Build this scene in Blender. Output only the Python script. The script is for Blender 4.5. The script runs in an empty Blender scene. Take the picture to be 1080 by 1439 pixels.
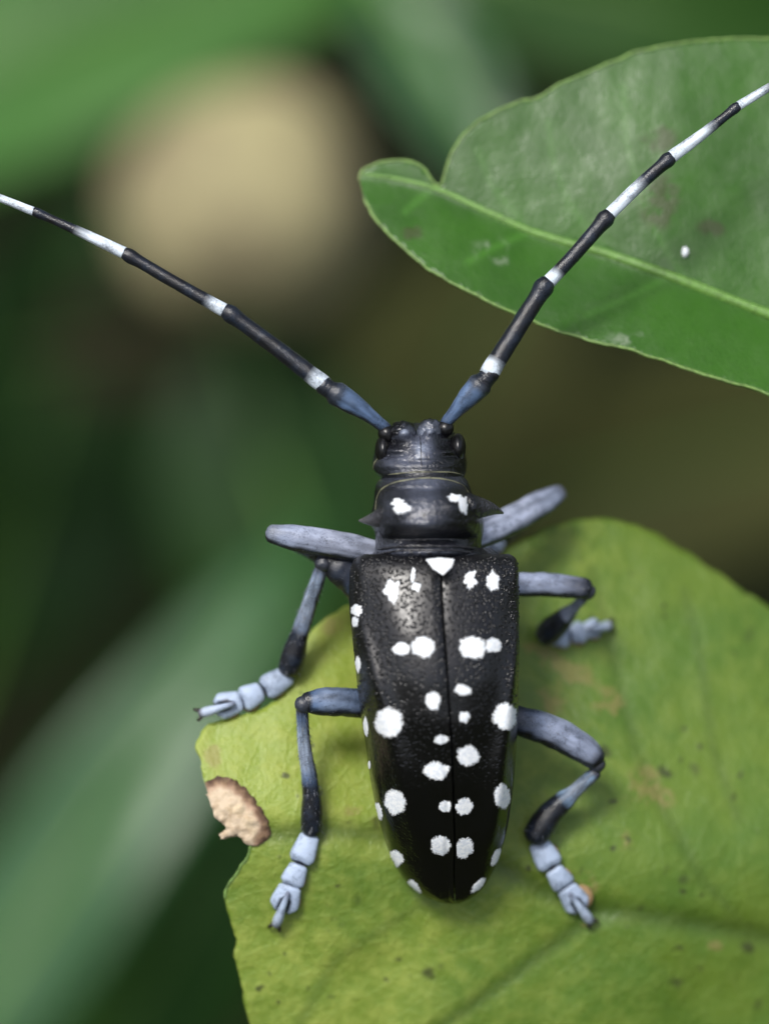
import bpy, bmesh, math, random
import numpy as np
from mathutils import Vector, Matrix, noise
from mathutils.bvhtree import BVHTree
from mathutils.geometry import delaunay_2d_cdt

random.seed(7)
SC = bpy.context.scene
COL = SC.collection
SC.unit_settings.system = 'METRIC'
SC.unit_settings.scale_length = 0.01            # one unit = one centimetre (macro subject)

# ------------------------------------------------------------------ camera
PITCH = math.radians(35)                        # camera looks down into the shrub
D = 25.0                                        # lens to beetle, cm
S = 6.907 / 1439.0                              # cm per photo pixel at the beetle
UP = Vector((0, math.sin(PITCH), math.cos(PITCH)))
TOC = Vector((0, -math.cos(PITCH), math.sin(PITCH)))
F = Matrix(((1, 0, 0), UP, TOC)).transposed().to_4x4()   # beetle frame: x across, y towards the head, z off its back
cam_d = bpy.data.cameras.new('camera')
cam = bpy.data.objects.new('camera', cam_d)
COL.objects.link(cam)
cam.matrix_world = F @ Matrix.Translation((0, 0, D))
cam_d.sensor_fit = 'VERTICAL'
cam_d.sensor_height = 36
cam_d.lens = 36 * D / (1439 * S)
cam_d.clip_start = 0.5
cam_d.clip_end = 20000
cam_d.dof.use_dof = True
cam_d.dof.focus_distance = D + 0.2
cam_d.dof.aperture_fstop = 0.112
cam_d.dof.aperture_blades = 0
SC.camera = cam

# ------------------------------------------------------------------ world, sun, exposure
SUN_EL, SUN_AZ = 64, -140                        # azimuth from +Y (away from camera) towards +X
world = bpy.data.worlds.new("World")
SC.world = world
world.use_nodes = True
wn = world.node_tree.nodes
wl = world.node_tree.links
wn.clear()
sky = wn.new('ShaderNodeTexSky')
sky.sky_type = 'NISHITA'
sky.sun_disc = False
sky.sun_elevation = math.radians(SUN_EL)
sky.sun_rotation = math.radians(SUN_AZ)
sky.air_density = 1.0
sky.dust_density = 4.0
sky.ozone_density = 1.0
bg = wn.new('ShaderNodeBackground')
bg.inputs['Strength'].default_value = 0.085
wo = wn.new('ShaderNodeOutputWorld')
hs = wn.new('ShaderNodeHueSaturation')            # bright overcast: the blue thinned out all over
hs.inputs['Saturation'].default_value = 0.6
wl.new(sky.outputs[0], hs.inputs['Color'])
wl.new(hs.outputs[0], bg.inputs[0])
wl.new(bg.outputs[0], wo.inputs[0])
sun_d = bpy.data.lights.new('sun', 'SUN')
sun_d.energy = 1.5
sun_d.angle = math.radians(15)
sun_d.color = (1.0, 0.975, 0.93)
sun = bpy.data.objects.new('sun', sun_d)
COL.objects.link(sun)
sd = Vector((math.sin(math.radians(SUN_AZ)) * math.cos(math.radians(SUN_EL)),
             math.cos(math.radians(SUN_AZ)) * math.cos(math.radians(SUN_EL)), math.sin(math.radians(SUN_EL))))
sun.rotation_euler = sd.to_track_quat('Z', 'Y').to_euler()
SC.view_settings.view_transform = 'Standard'
SC.view_settings.look = 'None'
SC.view_settings.gamma = 1
SC.view_settings.use_curve_mapping = False
SC.view_settings.exposure = 1.1
SC.render.engine = 'CYCLES'
SC.cycles.use_denoising = True
SC.cycles.max_bounces = 8

# ------------------------------------------------------------------ helpers
def P(px, py, z=0.0):
    """photo pixel + distance off the focus plane -> point in the beetle frame"""
    f = (D - z) / D
    return Vector(((px - 540) * S * f, -(py - 719.5) * S * f, z))

def pix(v):
    f = D / (D - v[2])
    return v[0] * f / S + 540, 719.5 - v[1] * f / S

def hermite(xs, ys, x):
    xs = np.asarray(xs, float); ys = np.asarray(ys, float); x = np.asarray(x, float)
    d = np.diff(ys) / np.diff(xs)
    m = np.empty_like(ys); m[0] = d[0]; m[-1] = d[-1]
    for i in range(1, len(ys) - 1):
        m[i] = 0 if d[i-1] * d[i] <= 0 else 2 * d[i-1] * d[i] / (d[i-1] + d[i])
    k = np.clip(np.searchsorted(xs, x) - 1, 0, len(xs) - 2)
    h = xs[k+1] - xs[k]; t = np.clip((x - xs[k]) / h, 0, 1)
    return ((2*t**3-3*t**2+1)*ys[k] + (t**3-2*t**2+t)*h*m[k] + (-2*t**3+3*t**2)*ys[k+1] + (t**3-t**2)*h*m[k+1])

def sm(a, b, x):
    t = min(1, max(0, (x - a) / (b - a))); return t * t * (3 - 2 * t)

def smooth_path(pts, n):
    pts = [Vector(p) for p in pts]
    if len(pts) == 2:
        return [pts[0].lerp(pts[1], i / (n - 1)) for i in range(n)]
    L = [0]
    for a, b in zip(pts, pts[1:]): L.append(L[-1] + max(1e-6, (b - a).length))
    u = np.linspace(0, L[-1], n)
    # finite-difference hermite through the points
    A = np.array(pts); out = np.zeros((n, 3)); L = np.array(L)
    m = np.zeros_like(A)
    m[0] = (A[1]-A[0])/(L[1]-L[0]); m[-1] = (A[-1]-A[-2])/(L[-1]-L[-2])
    for i in range(1, len(A)-1): m[i] = (A[i+1]-A[i-1])/(L[i+1]-L[i-1])
    k = np.clip(np.searchsorted(L, u) - 1, 0, len(L) - 2)
    h = (L[k+1]-L[k])[:, None]; t = ((u-L[k])[:, None])/h
    out = (2*t**3-3*t**2+1)*A[k] + (t**3-2*t**2+t)*h*m[k] + (-2*t**3+3*t**2)*A[k+1] + (t**3-t**2)*h*m[k+1]
    return [Vector(p) for p in out]

def dist_poly(px, py, line):
    best = 1e9
    for (x0, y0), (x1, y1) in zip(line, line[1:]):
        dx, dy = x1 - x0, y1 - y0
        t = max(0, min(1, ((px-x0)*dx + (py-y0)*dy) / (dx*dx + dy*dy + 1e-9)))
        best = min(best, math.hypot(px - x0 - t*dx, py - y0 - t*dy))
    return best

def nz(x, y, z=0.0): return noise.noise(Vector((x, y, z)))

def thing(name, label, cat, loc, group=None, rot=None):
    o = bpy.data.objects.new(name, None); COL.objects.link(o)
    o.empty_display_size = 0.3
    o.matrix_world = F @ Matrix.Translation(loc) @ (rot or Matrix.Identity(4))
    o['label'] = label; o['category'] = cat
    if group: o['group'] = group
    o['_x'] = 0
    del o['_x']
    o_loc[o.name] = Matrix.Translation(loc) @ (rot or Matrix.Identity(4))
    return o
o_loc = {}

def holder(name, parent, label=None):
    """a part that only gathers its own sub-parts (a whole leg, a whole antenna)"""
    o = bpy.data.objects.new(name, None); COL.objects.link(o); o.parent = parent
    o.empty_display_size = 0.1
    o_loc[o.name] = o_loc[parent.name]
    if label: o['label'] = label
    return o

def obj(name, verts, faces, mat, parent=None, smooth=True, label=None, attrs=None, kind=None):
    """one mesh object; verts given in the beetle frame"""
    me = bpy.data.meshes.new(name)
    if parent is not None:
        inv = o_loc[parent.name].inverted()
        verts = [inv @ Vector(v) for v in verts]
    me.from_pydata([tuple(v) for v in verts], [], faces)
    me.materials.append(mat)
    if smooth: me.polygons.foreach_set('use_smooth', [True] * len(me.polygons))
    for an, (ty, vals) in (attrs or {}).items():
        a = me.attributes.new(an, ty, 'POINT')
        if ty == 'FLOAT': a.data.foreach_set('value', [float(v) for v in vals])
        else: a.data.foreach_set('color', [c for v in vals for c in (*v[:3], 1.0)])
    me.update()
    o = bpy.data.objects.new(name, me); COL.objects.link(o)
    if parent is not None:
        o.parent = parent
        o_loc[o.name] = o_loc[parent.name]
    else:
        o.matrix_world = F
    if label: o['label'] = label
    if kind: o['kind'] = kind
    return o

def stops(st, t):
    for (t0, c0), (t1, c1) in zip(st, st[1:]):
        if t <= t1:
            k = 0 if t1 == t0 else max(0, min(1, (t - t0) / (t1 - t0)))
            return tuple(a + (b - a) * k for a, b in zip(c0, c1))
    return st[-1][1]

def tube(pts, rad, col, n=28, m=16, flat=1.0, up=(0, 0, 1), caps=(True, True), wob=0.0, seed=0, under=None, streak=0.0):
    """swept limb; rad = [(t, r)], flat = thickness/width, col = [(t, rgb)]; returns verts, faces, colours"""
    path = smooth_path(pts, n)
    rt, rr = zip(*rad)
    ts = list(np.linspace(0, 1, n)); rs = list(hermite(rt, rr, ts))
    up = Vector(up)
    rings = []
    def frame(i):
        a = path[max(0, i-1)]; b = path[min(n-1, i+1)]
        d = (b - a).normalized()
        side = d.cross(up).normalized(); w = side.cross(d).normalized()
        return d, side, w
    seq = []
    if caps[0]:
        d, s, w = frame(0)
        for k in (80, 55, 28):
            seq.append((path[0] - d * rs[0] * 0.7 * math.sin(math.radians(k)), rs[0] * math.cos(math.radians(k)), 0, s, w))
    for i in range(n):
        d, s, w = frame(i); seq.append((path[i], rs[i], ts[i], s, w))
    if caps[1]:
        d, s, w = frame(n-1)
        for k in (28, 55, 80):
            seq.append((path[-1] + d * rs[-1] * 0.7 * math.sin(math.radians(k)), rs[-1] * math.cos(math.radians(k)), 1, s, w))
    V, C, Fa = [], [], []
    for (c, r, t, s, w) in seq:
        for j in range(m):
            a = 2 * math.pi * j / m
            q = r * (1 + wob * nz(t * 9 + seed, math.cos(a) * 1.3, math.sin(a) * 1.3))
            V.append(c + s * math.cos(a) * q + w * math.sin(a) * q * flat)
            cc = stops(col, t)
            if streak:
                g_ = max(.25, 1 + streak * (nz(math.cos(a) * 2.6 + seed, math.sin(a) * 2.6, t * 2.2) + .5 * nz(math.cos(a) * 6 + seed, math.sin(a) * 6, t * 7)))
                cc = tuple(x * g_ for x in cc)
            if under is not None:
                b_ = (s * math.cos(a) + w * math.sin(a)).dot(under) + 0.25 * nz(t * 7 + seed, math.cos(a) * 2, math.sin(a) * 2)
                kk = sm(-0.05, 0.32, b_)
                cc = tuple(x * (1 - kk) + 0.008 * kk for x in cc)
            C.append(cc)
    R = len(seq)
    for i in range(R - 1):
        for j in range(m):
            a, b = i*m + j, i*m + (j+1) % m
            Fa.append((a, b, b + m, a + m))
    Fa.append(tuple(range(m))[::-1]); Fa.append(tuple(range((R-1)*m, R*m)))
    return V, Fa, C

def limb(name, parent, pts, rad, col, mat, label=None, **kw):
    V, Fa, C = tube(pts, rad, col, **kw)
    return obj(name, V, Fa, mat, parent, attrs={'tint': ('FLOAT_COLOR', C)}, label=label)

def blob(c, rx, ry, rz, nu=18, nv=12, rot=None, fn=None):
    V, Fa = [], []
    for i in range(nv + 1):
        th = math.pi * i / nv
        for j in range(nu):
            ph = 2 * math.pi * j / nu
            v = Vector((math.sin(th)*math.cos(ph), math.sin(th)*math.sin(ph), math.cos(th)))
            k = fn(v) if fn else 1
            v = Vector((v.x*rx, v.y*ry, v.z*rz)) * k
            if rot: v = rot @ v
            V.append(Vector(c) + v)
    for i in range(nv):
        for j in range(nu):
            a, b = i*nu + j, i*nu + (j+1) % nu
            Fa.append((a, a + nu, b + nu, b))
    return V, Fa

def merge(*parts):
    V, Fa = [], []
    for v, f in parts:
        o = len(V); V += list(v); Fa += [tuple(i + o for i in q) for q in f]
    return V, Fa

# ------------------------------------------------------------------ materials
class NT:
    def __init__(self, name):
        self.m = bpy.data.materials.new(name); self.m.use_nodes = True
        self.t = self.m.node_tree; self.t.nodes.clear()
        self.out = self.n('OutputMaterial')
        self.tc = self.n('TexCoord').outputs['Object']
    def n(self, ty, **kw):
        x = self.t.nodes.new('ShaderNode' + ty)
        for k, v in kw.items(): setattr(x, k, v)
        return x
    def set(self, sock, v):
        if isinstance(v, bpy.types.NodeSocket): self.t.links.new(v, sock)
        elif isinstance(v, (tuple, list)) and len(v) == 3 and sock.type == 'RGBA': sock.default_value = (*v, 1)
        else: sock.default_value = v
    def noise(self, scale, detail=4, rough=0.55, vec=None, dist=0.0):
        x = self.n('TexNoise'); self.set(x.inputs['Vector'], vec or self.tc)
        x.inputs['Scale'].default_value = scale; x.inputs['Detail'].default_value = detail
        x.inputs['Roughness'].default_value = rough; x.inputs['Distortion'].default_value = dist
        return x.outputs['Fac']
    def voro(self, scale, vec=None, feature='F1', rnd=1.0):
        x = self.n('TexVoronoi', feature=feature); self.set(x.inputs['Vector'], vec or self.tc)
        x.inputs['Scale'].default_value = scale; x.inputs['Randomness'].default_value = rnd
        return x.outputs['Distance']
    def ramp(self, fac, a, b, lo=0.0, hi=1.0):
        x = self.n('MapRange', interpolation_type='SMOOTHSTEP')
        self.set(x.inputs['Value'], fac)
        x.inputs['From Min'].default_value = a; x.inputs['From Max'].default_value = b
        x.inputs['To Min'].default_value = lo; x.inputs['To Max'].default_value = hi
        return x.outputs['Result']
    def math(self, op, a, b=0.0):
        x = self.n('Math', operation=op); self.set(x.inputs[0], a); self.set(x.inputs[1], b)
        return x.outputs[0]
    def mix(self, fac, a, b, blend='MIX'):
        x = self.n('Mix', data_type='RGBA', blend_type=blend)
        self.set(x.inputs['Factor'], fac); self.set(x.inputs['A'], a) if False else None
        self.set(x.inputs[6], a); self.set(x.inputs[7], b)
        return x.outputs[2]
    def attr(self, name, col=False):
        x = self.n('Attribute', attribute_name=name)
        return x.outputs['Color' if col else 'Fac']
    def scaled(self, sc):
        x = self.n('Mapping'); self.set(x.inputs['Vector'], self.tc); x.inputs['Scale'].default_value = sc
        return x.outputs[0]
    def bump(self, h, dist, strength=1.0, prev=None):
        x = self.n('Bump'); self.set(x.inputs['Height'], h)
        x.inputs['Distance'].default_value = dist; x.inputs['Strength'].default_value = strength
        if prev: self.set(x.inputs['Normal'], prev)
        return x.outputs[0]
    def bsdf(self, **kw):
        x = self.n('BsdfPrincipled')
        for k, v in kw.items(): self.set(x.inputs[k.replace('_', ' ')], v)
        return x
    def done(self, sh):
        self.t.links.new(sh, self.out.inputs['Surface']); return self.m

def mat_shell():
    k = NT('black_shell')
    zone = k.attr('rough')                       # 1 at the grainy shoulders, 0 on the polished end
    v = k.voro(36); gran = k.ramp(v, 0.12, 0.42, 0, 1)
    n = k.noise(9, 5); n2 = k.noise(60, 3)
    h = k.math('ADD', k.math('MULTIPLY', gran, k.ramp(zone, 0.02, 0.95, 0.10, 1.0)), k.math('MULTIPLY', n2, 0.15))
    b = k.bump(h, 0.02, 0.5)
    b = k.bump(n, 0.012, 0.25, b)
    r = k.math('ADD', k.ramp(zone, 0, 1, 0.15, 0.34), k.ramp(n2, 0.35, 0.7, -0.05, 0.08))
    col = k.mix(k.ramp(zone, 0, 1, 0.0, 0.85), (0.002, 0.002, 0.0025), (0.006, 0.006, 0.0075))
    s = k.bsdf(Base_Color=col, Roughness=r, Normal=b, IOR=1.54)
    return k.done(s.outputs[0])

def mat_thorax():
    k = NT('black_thorax')
    gray = k.attr('tint', True)
    n = k.noise(26, 5, 0.6); n2 = k.noise(7, 3)
    f = k.ramp(k.math('ADD', n, k.math('MULTIPLY', n2, 0.5)), 0.78, 1.08)
    col = k.mix(f, gray, (0.006, 0.006, 0.007))
    b = k.bump(n, 0.02, 0.5); b = k.bump(k.noise(11, 4, 0.6, dist=0.8), 0.05, 0.32, b); b = k.bump(k.ramp(k.voro(34), .1, .4), .01, .4, b)
    s = k.bsdf(Base_Color=col, Roughness=k.ramp(n, 0.3, 0.7, 0.10, 0.24), Normal=b, IOR=1.6)
    return k.done(s.outputs[0])

def mat_limb():
    k = NT('limb_pubescence')
    c = k.attr('tint', True)
    n = k.noise(85, 4, 0.7); n2 = k.noise(10, 4)
    f = k.ramp(k.math('ADD', n, k.math('MULTIPLY', n2, 0.9)), 0.9, 1.25)
    col = k.mix(k.math('MULTIPLY', f, 0.8), c, (0.008, 0.009, 0.012))
    col = k.mix(k.ramp(n2, 0.3, 0.75, 0, 0.35), col, k.mix(0.5, c, (0.03, 0.06, 0.12)))
    b = k.bump(k.noise(120, 3), 0.006, 0.6)
    s = k.bsdf(Base_Color=col, Roughness=k.ramp(k.math('MULTIPLY', col, 1.0), 0.01, 0.12, 0.2, 0.42), Normal=b, Sheen_Weight=0.04, Sheen_Roughness=0.4)
    return k.done(s.outputs[0])

def mat_spot():
    k = NT('white_hair_patch')
    n = k.noise(45, 3, 0.6)
    col = k.mix(k.ramp(n, 0.35, 0.62), (0.64, 0.69, 0.75), (0.84, 0.86, 0.87))
    al = k.ramp(k.math('ADD', k.attr('edge'), k.math('MULTIPLY', k.math('SUBTRACT', k.noise(95, 3, .7), 0.5), 0.9)), 0.80, 0.98, 1, 0)
    s = k.bsdf(Base_Color=col, Roughness=0.8, Alpha=al, Normal=k.bump(k.noise(140, 2), 0.004, 0.3))
    return k.done(s.outputs[0])

def mat_plain(name, c, rough=0.4, var=0.3, sc=20):
    k = NT(name)
    n = k.noise(sc, 4)
    col = k.mix(k.ramp(n, 0.35, 0.7), c, tuple(v * (1 - var) for v in c))
    s = k.bsdf(Base_Color=col, Roughness=rough, Normal=k.bump(n, 0.01, 0.3))
    return k.done(s.outputs[0])

def mat_leaf_near():
    """the chewed, mottled leaf the beetle stands on"""
    k = NT('yellow_green_leaf')
    ye = k.attr('yellow'); st = k.attr('stain'); ve = k.attr('vein')
    n1 = k.noise(1.3, 5, 0.6); n2 = k.noise(7, 5, 0.65); n3 = k.noise(45, 3, 0.6)
    g = k.mix(k.ramp(n1, 0.35, 0.65), (0.085, 0.17, 0.018), (0.125, 0.205, 0.022))
    y = k.mix(k.ramp(n2, 0.35, 0.68), (0.25, 0.335, 0.045), (0.31, 0.375, 0.065))
    f = k.math('ADD', ye, k.ramp(n2, 0.3, 0.7, -0.12, 0.12))
    col = k.mix(k.ramp(f, 0.05, 0.95), g, y)
    net = k.ramp(k.voro(4.2, vec=k.scaled((1, 1, 0)), feature='DISTANCE_TO_EDGE'), 0.0, 0.06, 1, 0)
    col = k.mix(k.math('MULTIPLY', net, 0.05), col, (0.3, 0.36, 0.1))
    col = k.mix(k.ramp(n3, 0.5, 0.8, 0, 0.22), col, (0.05, 0.1, 0.012))
    col = k.mix(k.math('MULTIPLY', ve, 0.75), col, (0.045, 0.085, 0.012))
    # tan corky blemishes where marked, broken up by noise
    sb = k.ramp(k.math('MULTIPLY', st, k.ramp(n2, 0.38, 0.62)), 0.15, 0.6)
    col = k.mix(k.math('MULTIPLY', sb, 0.5), col, (0.26, 0.19, 0.075))
    # little black specks
    fl = k.scaled((1, 1, 0)); wv = k.n('VectorMath', operation='MULTIPLY_ADD'); nzv = k.n('TexNoise'); k.set(nzv.inputs['Vector'], fl); nzv.inputs['Scale'].default_value = 9; nzv.inputs['Detail'].default_value = 4
    k.set(wv.inputs[0], nzv.outputs['Color']); wv.inputs[1].default_value = (.16, .10, 0); k.set(wv.inputs[2], fl); fl = wv.outputs[0]; vv = k.voro(2.3, vec=fl); vs = k.math('ADD', vv, k.math('MULTIPLY', k.noise(14, 3), 0.09))
    sp = k.math('MULTIPLY', k.ramp(vs, 0.09, 0.2, 1, 0), k.ramp(k.noise(1.1, 2), 0.36, 0.5))
    v2 = k.voro(6.5, vec=fl); sp2 = k.math('MULTIPLY', k.ramp(v2, 0.09, 0.17, 1, 0), k.ramp(k.noise(1.7, 3), 0.44, 0.55))
    col = k.mix(k.math('MULTIPLY', k.math('MAXIMUM', sp, sp2), 0.8), col, (0.035, 0.04, 0.012))
    b = k.bump(n2, 0.05, 0.3); b = k.bump(n3, 0.014, 0.5, b); b = k.bump(k.math('ADD', k.math('MULTIPLY', net, .35), k.voro(16)), 0.012, 0.35, b)
    s = k.bsdf(Base_Color=col, Roughness=k.ramp(n2, 0.3, 0.7, 0.36, 0.52), Normal=b)
    tr = k.n('BsdfTranslucent'); k.set(tr.inputs['Color'], k.mix(0.4, col, (0.22, 0.33, 0.03)))
    mx = k.n('MixShader'); mx.inputs[0].default_value = 0.22
    k.t.links.new(s.outputs[0], mx.inputs[1]); k.t.links.new(tr.outputs[0], mx.inputs[2])
    return k.done(mx.outputs[0])

def mat_leaf(name, c1, c2, rough=0.33, trans=0.2, nsc=1.0, vein=False, stain=False, spec=0.5):
    k = NT(name)
    n1 = k.noise(1.6 * nsc, 4); n2 = k.noise(9 * nsc, 4, 0.6); n3 = k.noise(40 * nsc, 3)
    col = k.mix(k.ramp(n1, 0.3, 0.7), c1, c2)
    col = k.mix(k.ramp(n3, 0.45, 0.8, 0, 0.3), col, tuple(v * 0.6 for v in c1))
    if vein:
        col = k.mix(k.math('MULTIPLY', k.attr('vein'), 0.6), col, tuple(min(1, v * 2.2 + 0.02) for v in c2))
    if stain:
        stt = k.ramp(k.math('MULTIPLY', k.attr('stain'), k.ramp(n2, 0.3, 0.6)), 0.1, 0.6)
        col = k.mix(k.math('MULTIPLY', stt, 0.5), col, (0.05, 0.03, 0.018))
        pl = k.ramp(k.math('MULTIPLY', k.attr('pale'), k.ramp(n2, 0.3, 0.7)), 0.1, 0.9)
        col = k.mix(k.math('MULTIPLY', pl, 0.7), col, (0.3, 0.36, 0.26))
    b = k.bump(n2, 0.03 / nsc, 0.15); b = k.bump(n3, 0.008 / nsc, 0.3, b)
    s = k.bsdf(Base_Color=col, Roughness=k.ramp(n2, 0.3, 0.7, rough - 0.04, rough + 0.1), Normal=b)
    s.inputs['Specular IOR Level'].default_value = spec
    tr = k.n('BsdfTranslucent'); k.set(tr.inputs['Color'], k.mix(0.5, col, tuple(min(1, v * 1.6) for v in c2)))
    mx = k.n('MixShader'); mx.inputs[0].default_value = trans
    k.t.links.new(s.outputs[0], mx.inputs[1]); k.t.links.new(tr.outputs[0], mx.inputs[2])
    return k.done(mx.outputs[0])

def mat_scar():
    k = NT('corky_scar')
    c = k.attr('tint', True)
    n = k.noise(22, 5, 0.65); n2 = k.noise(6, 4)
    col = k.mix(k.ramp(n, 0.42, 0.7, 0, 0.55), c, (0.30, 0.20, 0.11))
    col = k.mix(k.ramp(n2, 0.5, 0.75, 0, 0.5), col, (0.5, 0.4, 0.22))
    s = k.bsdf(Base_Color=col, Roughness=0.8, Normal=k.bump(n, 0.03, 0.5))
    return k.done(s.outputs[0])

M_SHELL, M_THORAX, M_LIMB, M_SPOT, M_SCAR = mat_shell(), mat_thorax(), mat_limb(), mat_spot(), mat_scar()
M_LEAF1 = mat_leaf_near()
M_LEAF2 = mat_leaf('glossy_green_leaf', (0.026, 0.10, 0.005), (0.038, 0.135, 0.007), 0.33, 0.3, 1.0, True, True)
M_MARGIN = mat_plain('pale_leaf_margin', (0.15, 0.26, 0.06), 0.5, .5)
M_MIDRIB = mat_plain('pale_midrib', (0.11, 0.235, 0.04), 0.45)
M_EYE = mat_plain('black_eye', (0.005, 0.005, 0.006), 0.3, 0.3, 40)
M_RIM = mat_plain('straw_rim', (0.20, 0.20, 0.12), 0.5, 0.8, 14)
M_PAD = mat_plain('orange_pad', (0.30, 0.19, 0.085), 0.7, 0.4, 60)
M_CLAW = mat_plain('dark_claw', (0.02, 0.015, 0.012), 0.35)
M_BG = mat_leaf('mid_green_leaf', (0.038, 0.135, 0.02), (0.065, 0.18, 0.034), 0.42, 0.2, 0.3, spec=0.18)
M_BGB = mat_leaf('blue_green_leaf', (0.016, 0.07, 0.018), (0.024, 0.09, 0.026), 0.26, 0.15, 0.3, spec=0.36)
M_BGM = mat_leaf('plain_green_leaf', (0.015, 0.06, 0.006), (0.025, 0.08, 0.01), 0.45, 0.2, 0.3, spec=0.18)
M_BGD = mat_leaf('dark_green_leaf', (0.008, 0.030, 0.005), (0.013, 0.042, 0.006), 0.5, 0.12, 0.3, spec=0.18)
M_BGO = mat_leaf('olive_dry_leaf', (0.06, 0.068, 0.017), (0.085, 0.09, 0.024), 0.6, 0.1, 0.3, spec=0.18)
M_BGT = mat_leaf('brown_dry_leaf', (0.055, 0.046, 0.022), (0.075, 0.06, 0.03), 0.6, 0.1, 0.3, spec=0.18)

# ------------------------------------------------------------------ ground
gz = -62.0
def mat_ground():
    k = NT('dark_leaf_litter')
    n = k.noise(0.12, 6, 0.6); n2 = k.noise(0.6, 5); v = k.voro(0.35)
    col = k.mix(k.ramp(n, 0.35, 0.65), (0.012, 0.022, 0.006), (0.026, 0.036, 0.011))
    col = k.mix(k.ramp(v, 0.2, 0.6, 0, 0.5), col, (0.032, 0.026, 0.010))
    s = k.bsdf(Base_Color=col, Roughness=0.95, Normal=k.bump(n2, 1.2, 0.6)); s.inputs['Specular IOR Level'].default_value = 0.1
    return k.done(s.outputs[0])
NG = 60
gv, gf = [], []
for i in range(NG + 1):
    for j in range(NG + 1):
        a = (i / NG - 0.5) * 2; b = (j / NG - 0.5) * 2
        x = math.copysign(abs(a) ** 3 * 6000 + abs(a) * 150, a); y = math.copysign(abs(b) ** 3 * 6000 + abs(b) * 150, b)
        gv.append((x, y + 60, gz + 2.5 * nz(x * 0.05, y * 0.05) - 1.2 * (1 - max(abs(a), abs(b)))))
for i in range(NG):
    for j in range(NG):
        a = i * (NG + 1) + j; gf.append((a, a + NG + 1, a + NG + 2, a + 1))
g = obj('ground', gv, gf, mat_ground()); g.matrix_world = Matrix.Identity(4); g['kind'] = 'structure'

# ------------------------------------------------------------------ leaves with a traced margin
def resample(outline, step):
    out = []
    for (x0, y0), (x1, y1) in zip(outline, outline[1:] + outline[:1]):
        n = max(1, int(math.hypot(x1 - x0, y1 - y0) / step))
        for i in range(n):
            t = i / n; out.append((x0 + (x1 - x0) * t, y0 + (y1 - y0) * t))
    return out

def inside(px, py, poly):
    c = False; j = len(poly) - 1
    for i in range(len(poly)):
        xi, yi = poly[i]; xj, yj = poly[j]
        if (yi > py) != (yj > py) and px < (xj - xi) * (py - yi) / (yj - yi) + xi: c = not c
        j = i
    return c

def rough_edge(poly, amp, freq, seed=0.0):
    out = []
    for i, (x, y) in enumerate(poly):
        out.append((x + amp * nz(x * freq, y * freq, seed) + 0.5 * amp * nz(x * freq * 3, y * freq * 3, seed),
                    y + amp * nz(x * freq, y * freq, seed + 9) + 0.5 * amp * nz(x * freq * 3, y * freq * 3, seed + 9)))
    return out

def curved(poly, closed=True):
    pts = [(x, y, 0) for x, y in poly]
    return [(p.x, p.y) for p in smooth_path(pts, len(poly) * 8)]

def filled(poly, step, zf):
    """triangulated sheet inside poly (pixels), lifted to zf"""
    xs = [p[0] for p in poly]; ys = [p[1] for p in poly]
    pts = [Vector(p) for p in poly]
    n0 = len(pts)
    rnd = random.Random(3)
    edge = poly[::2]
    y = min(ys); r = 0
    while y < max(ys):
        x = min(xs) + (step / 2 if r % 2 else 0)
        while x < max(xs):
            if inside(x, y, poly):
                near = min((x-a)**2 + (y-b)**2 for a, b in edge)
                if near > (0.5 * step) ** 2: pts.append(Vector((x + rnd.uniform(-.15, .15) * step, y + rnd.uniform(-.15, .15) * step)))
            x += step
        y += step * 0.87; r += 1
    vo, eo, fo, *_ = delaunay_2d_cdt(pts, [(i, (i + 1) % n0) for i in range(n0)], [], 1, 1e-4)
    V = [P(v[0], v[1], zf(v[0], v[1])) for v in vo]
    Fs = []
    for f in fo:
        a, b, c = (V[i] for i in f[:3])
        f = list(f)
        if (b - a).cross(c - a).z < 0: f.reverse()
        Fs.append(f)
    return V, Fs, [(v[0], v[1]) for v in vo]

def thicken(o, t):
    m = o.modifiers.new('thickness', 'SOLIDIFY'); m.thickness = t; m.offset = -1

# --- the leaf under the beetle
VEINS1 = [([(1200, 1345), (1036, 1308), (930, 1290), (830, 1276), (770, 1255), (700, 1215), (600, 1180), (470, 1168), (380, 1172)], 16),
          ([(1036, 1290), (985, 1235), (935, 1145), (895, 1060), (868, 960), (850, 880), (830, 800)], 9),
          ([(835, 1285), (780, 1325), (700, 1385), (610, 1450), (560, 1490)], 11),
          ([(1036, 1150), (1000, 1050), (985, 930), (960, 830)], 7),
          ([(700, 1215), (560, 1290), (470, 1350), (420, 1440)], 8)]
def zleaf(px, py):
    ridge = 1165 + 0.10 * (px - 450)
    dy = ridge - py                                     # positive above the crease
    z = -0.72
    soft = 40.0
    q = math.sqrt(dy * dy + soft * soft) - soft
    z -= (0.00165 if dy > 0 else 0.0013) * q
    if px > 600: z -= 0.00000125 * (px - 600) ** 2 + 0.0006 * (px - 600)
    else: z += 0.0006 * (600 - px) * sm(600, 450, px)
    z += 0.05 * nz(px * 0.006, py * 0.006, 2.0) + 0.016 * nz(px * 0.02, py * 0.02, 5.0)
    for line, w in VEINS1[:3]:
        d = dist_poly(px, py, line); z -= (0.012 if w == 9 else 0.016 if w == 11 else 0.035) * math.exp(-(d / w) ** 2)
    return z

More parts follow.
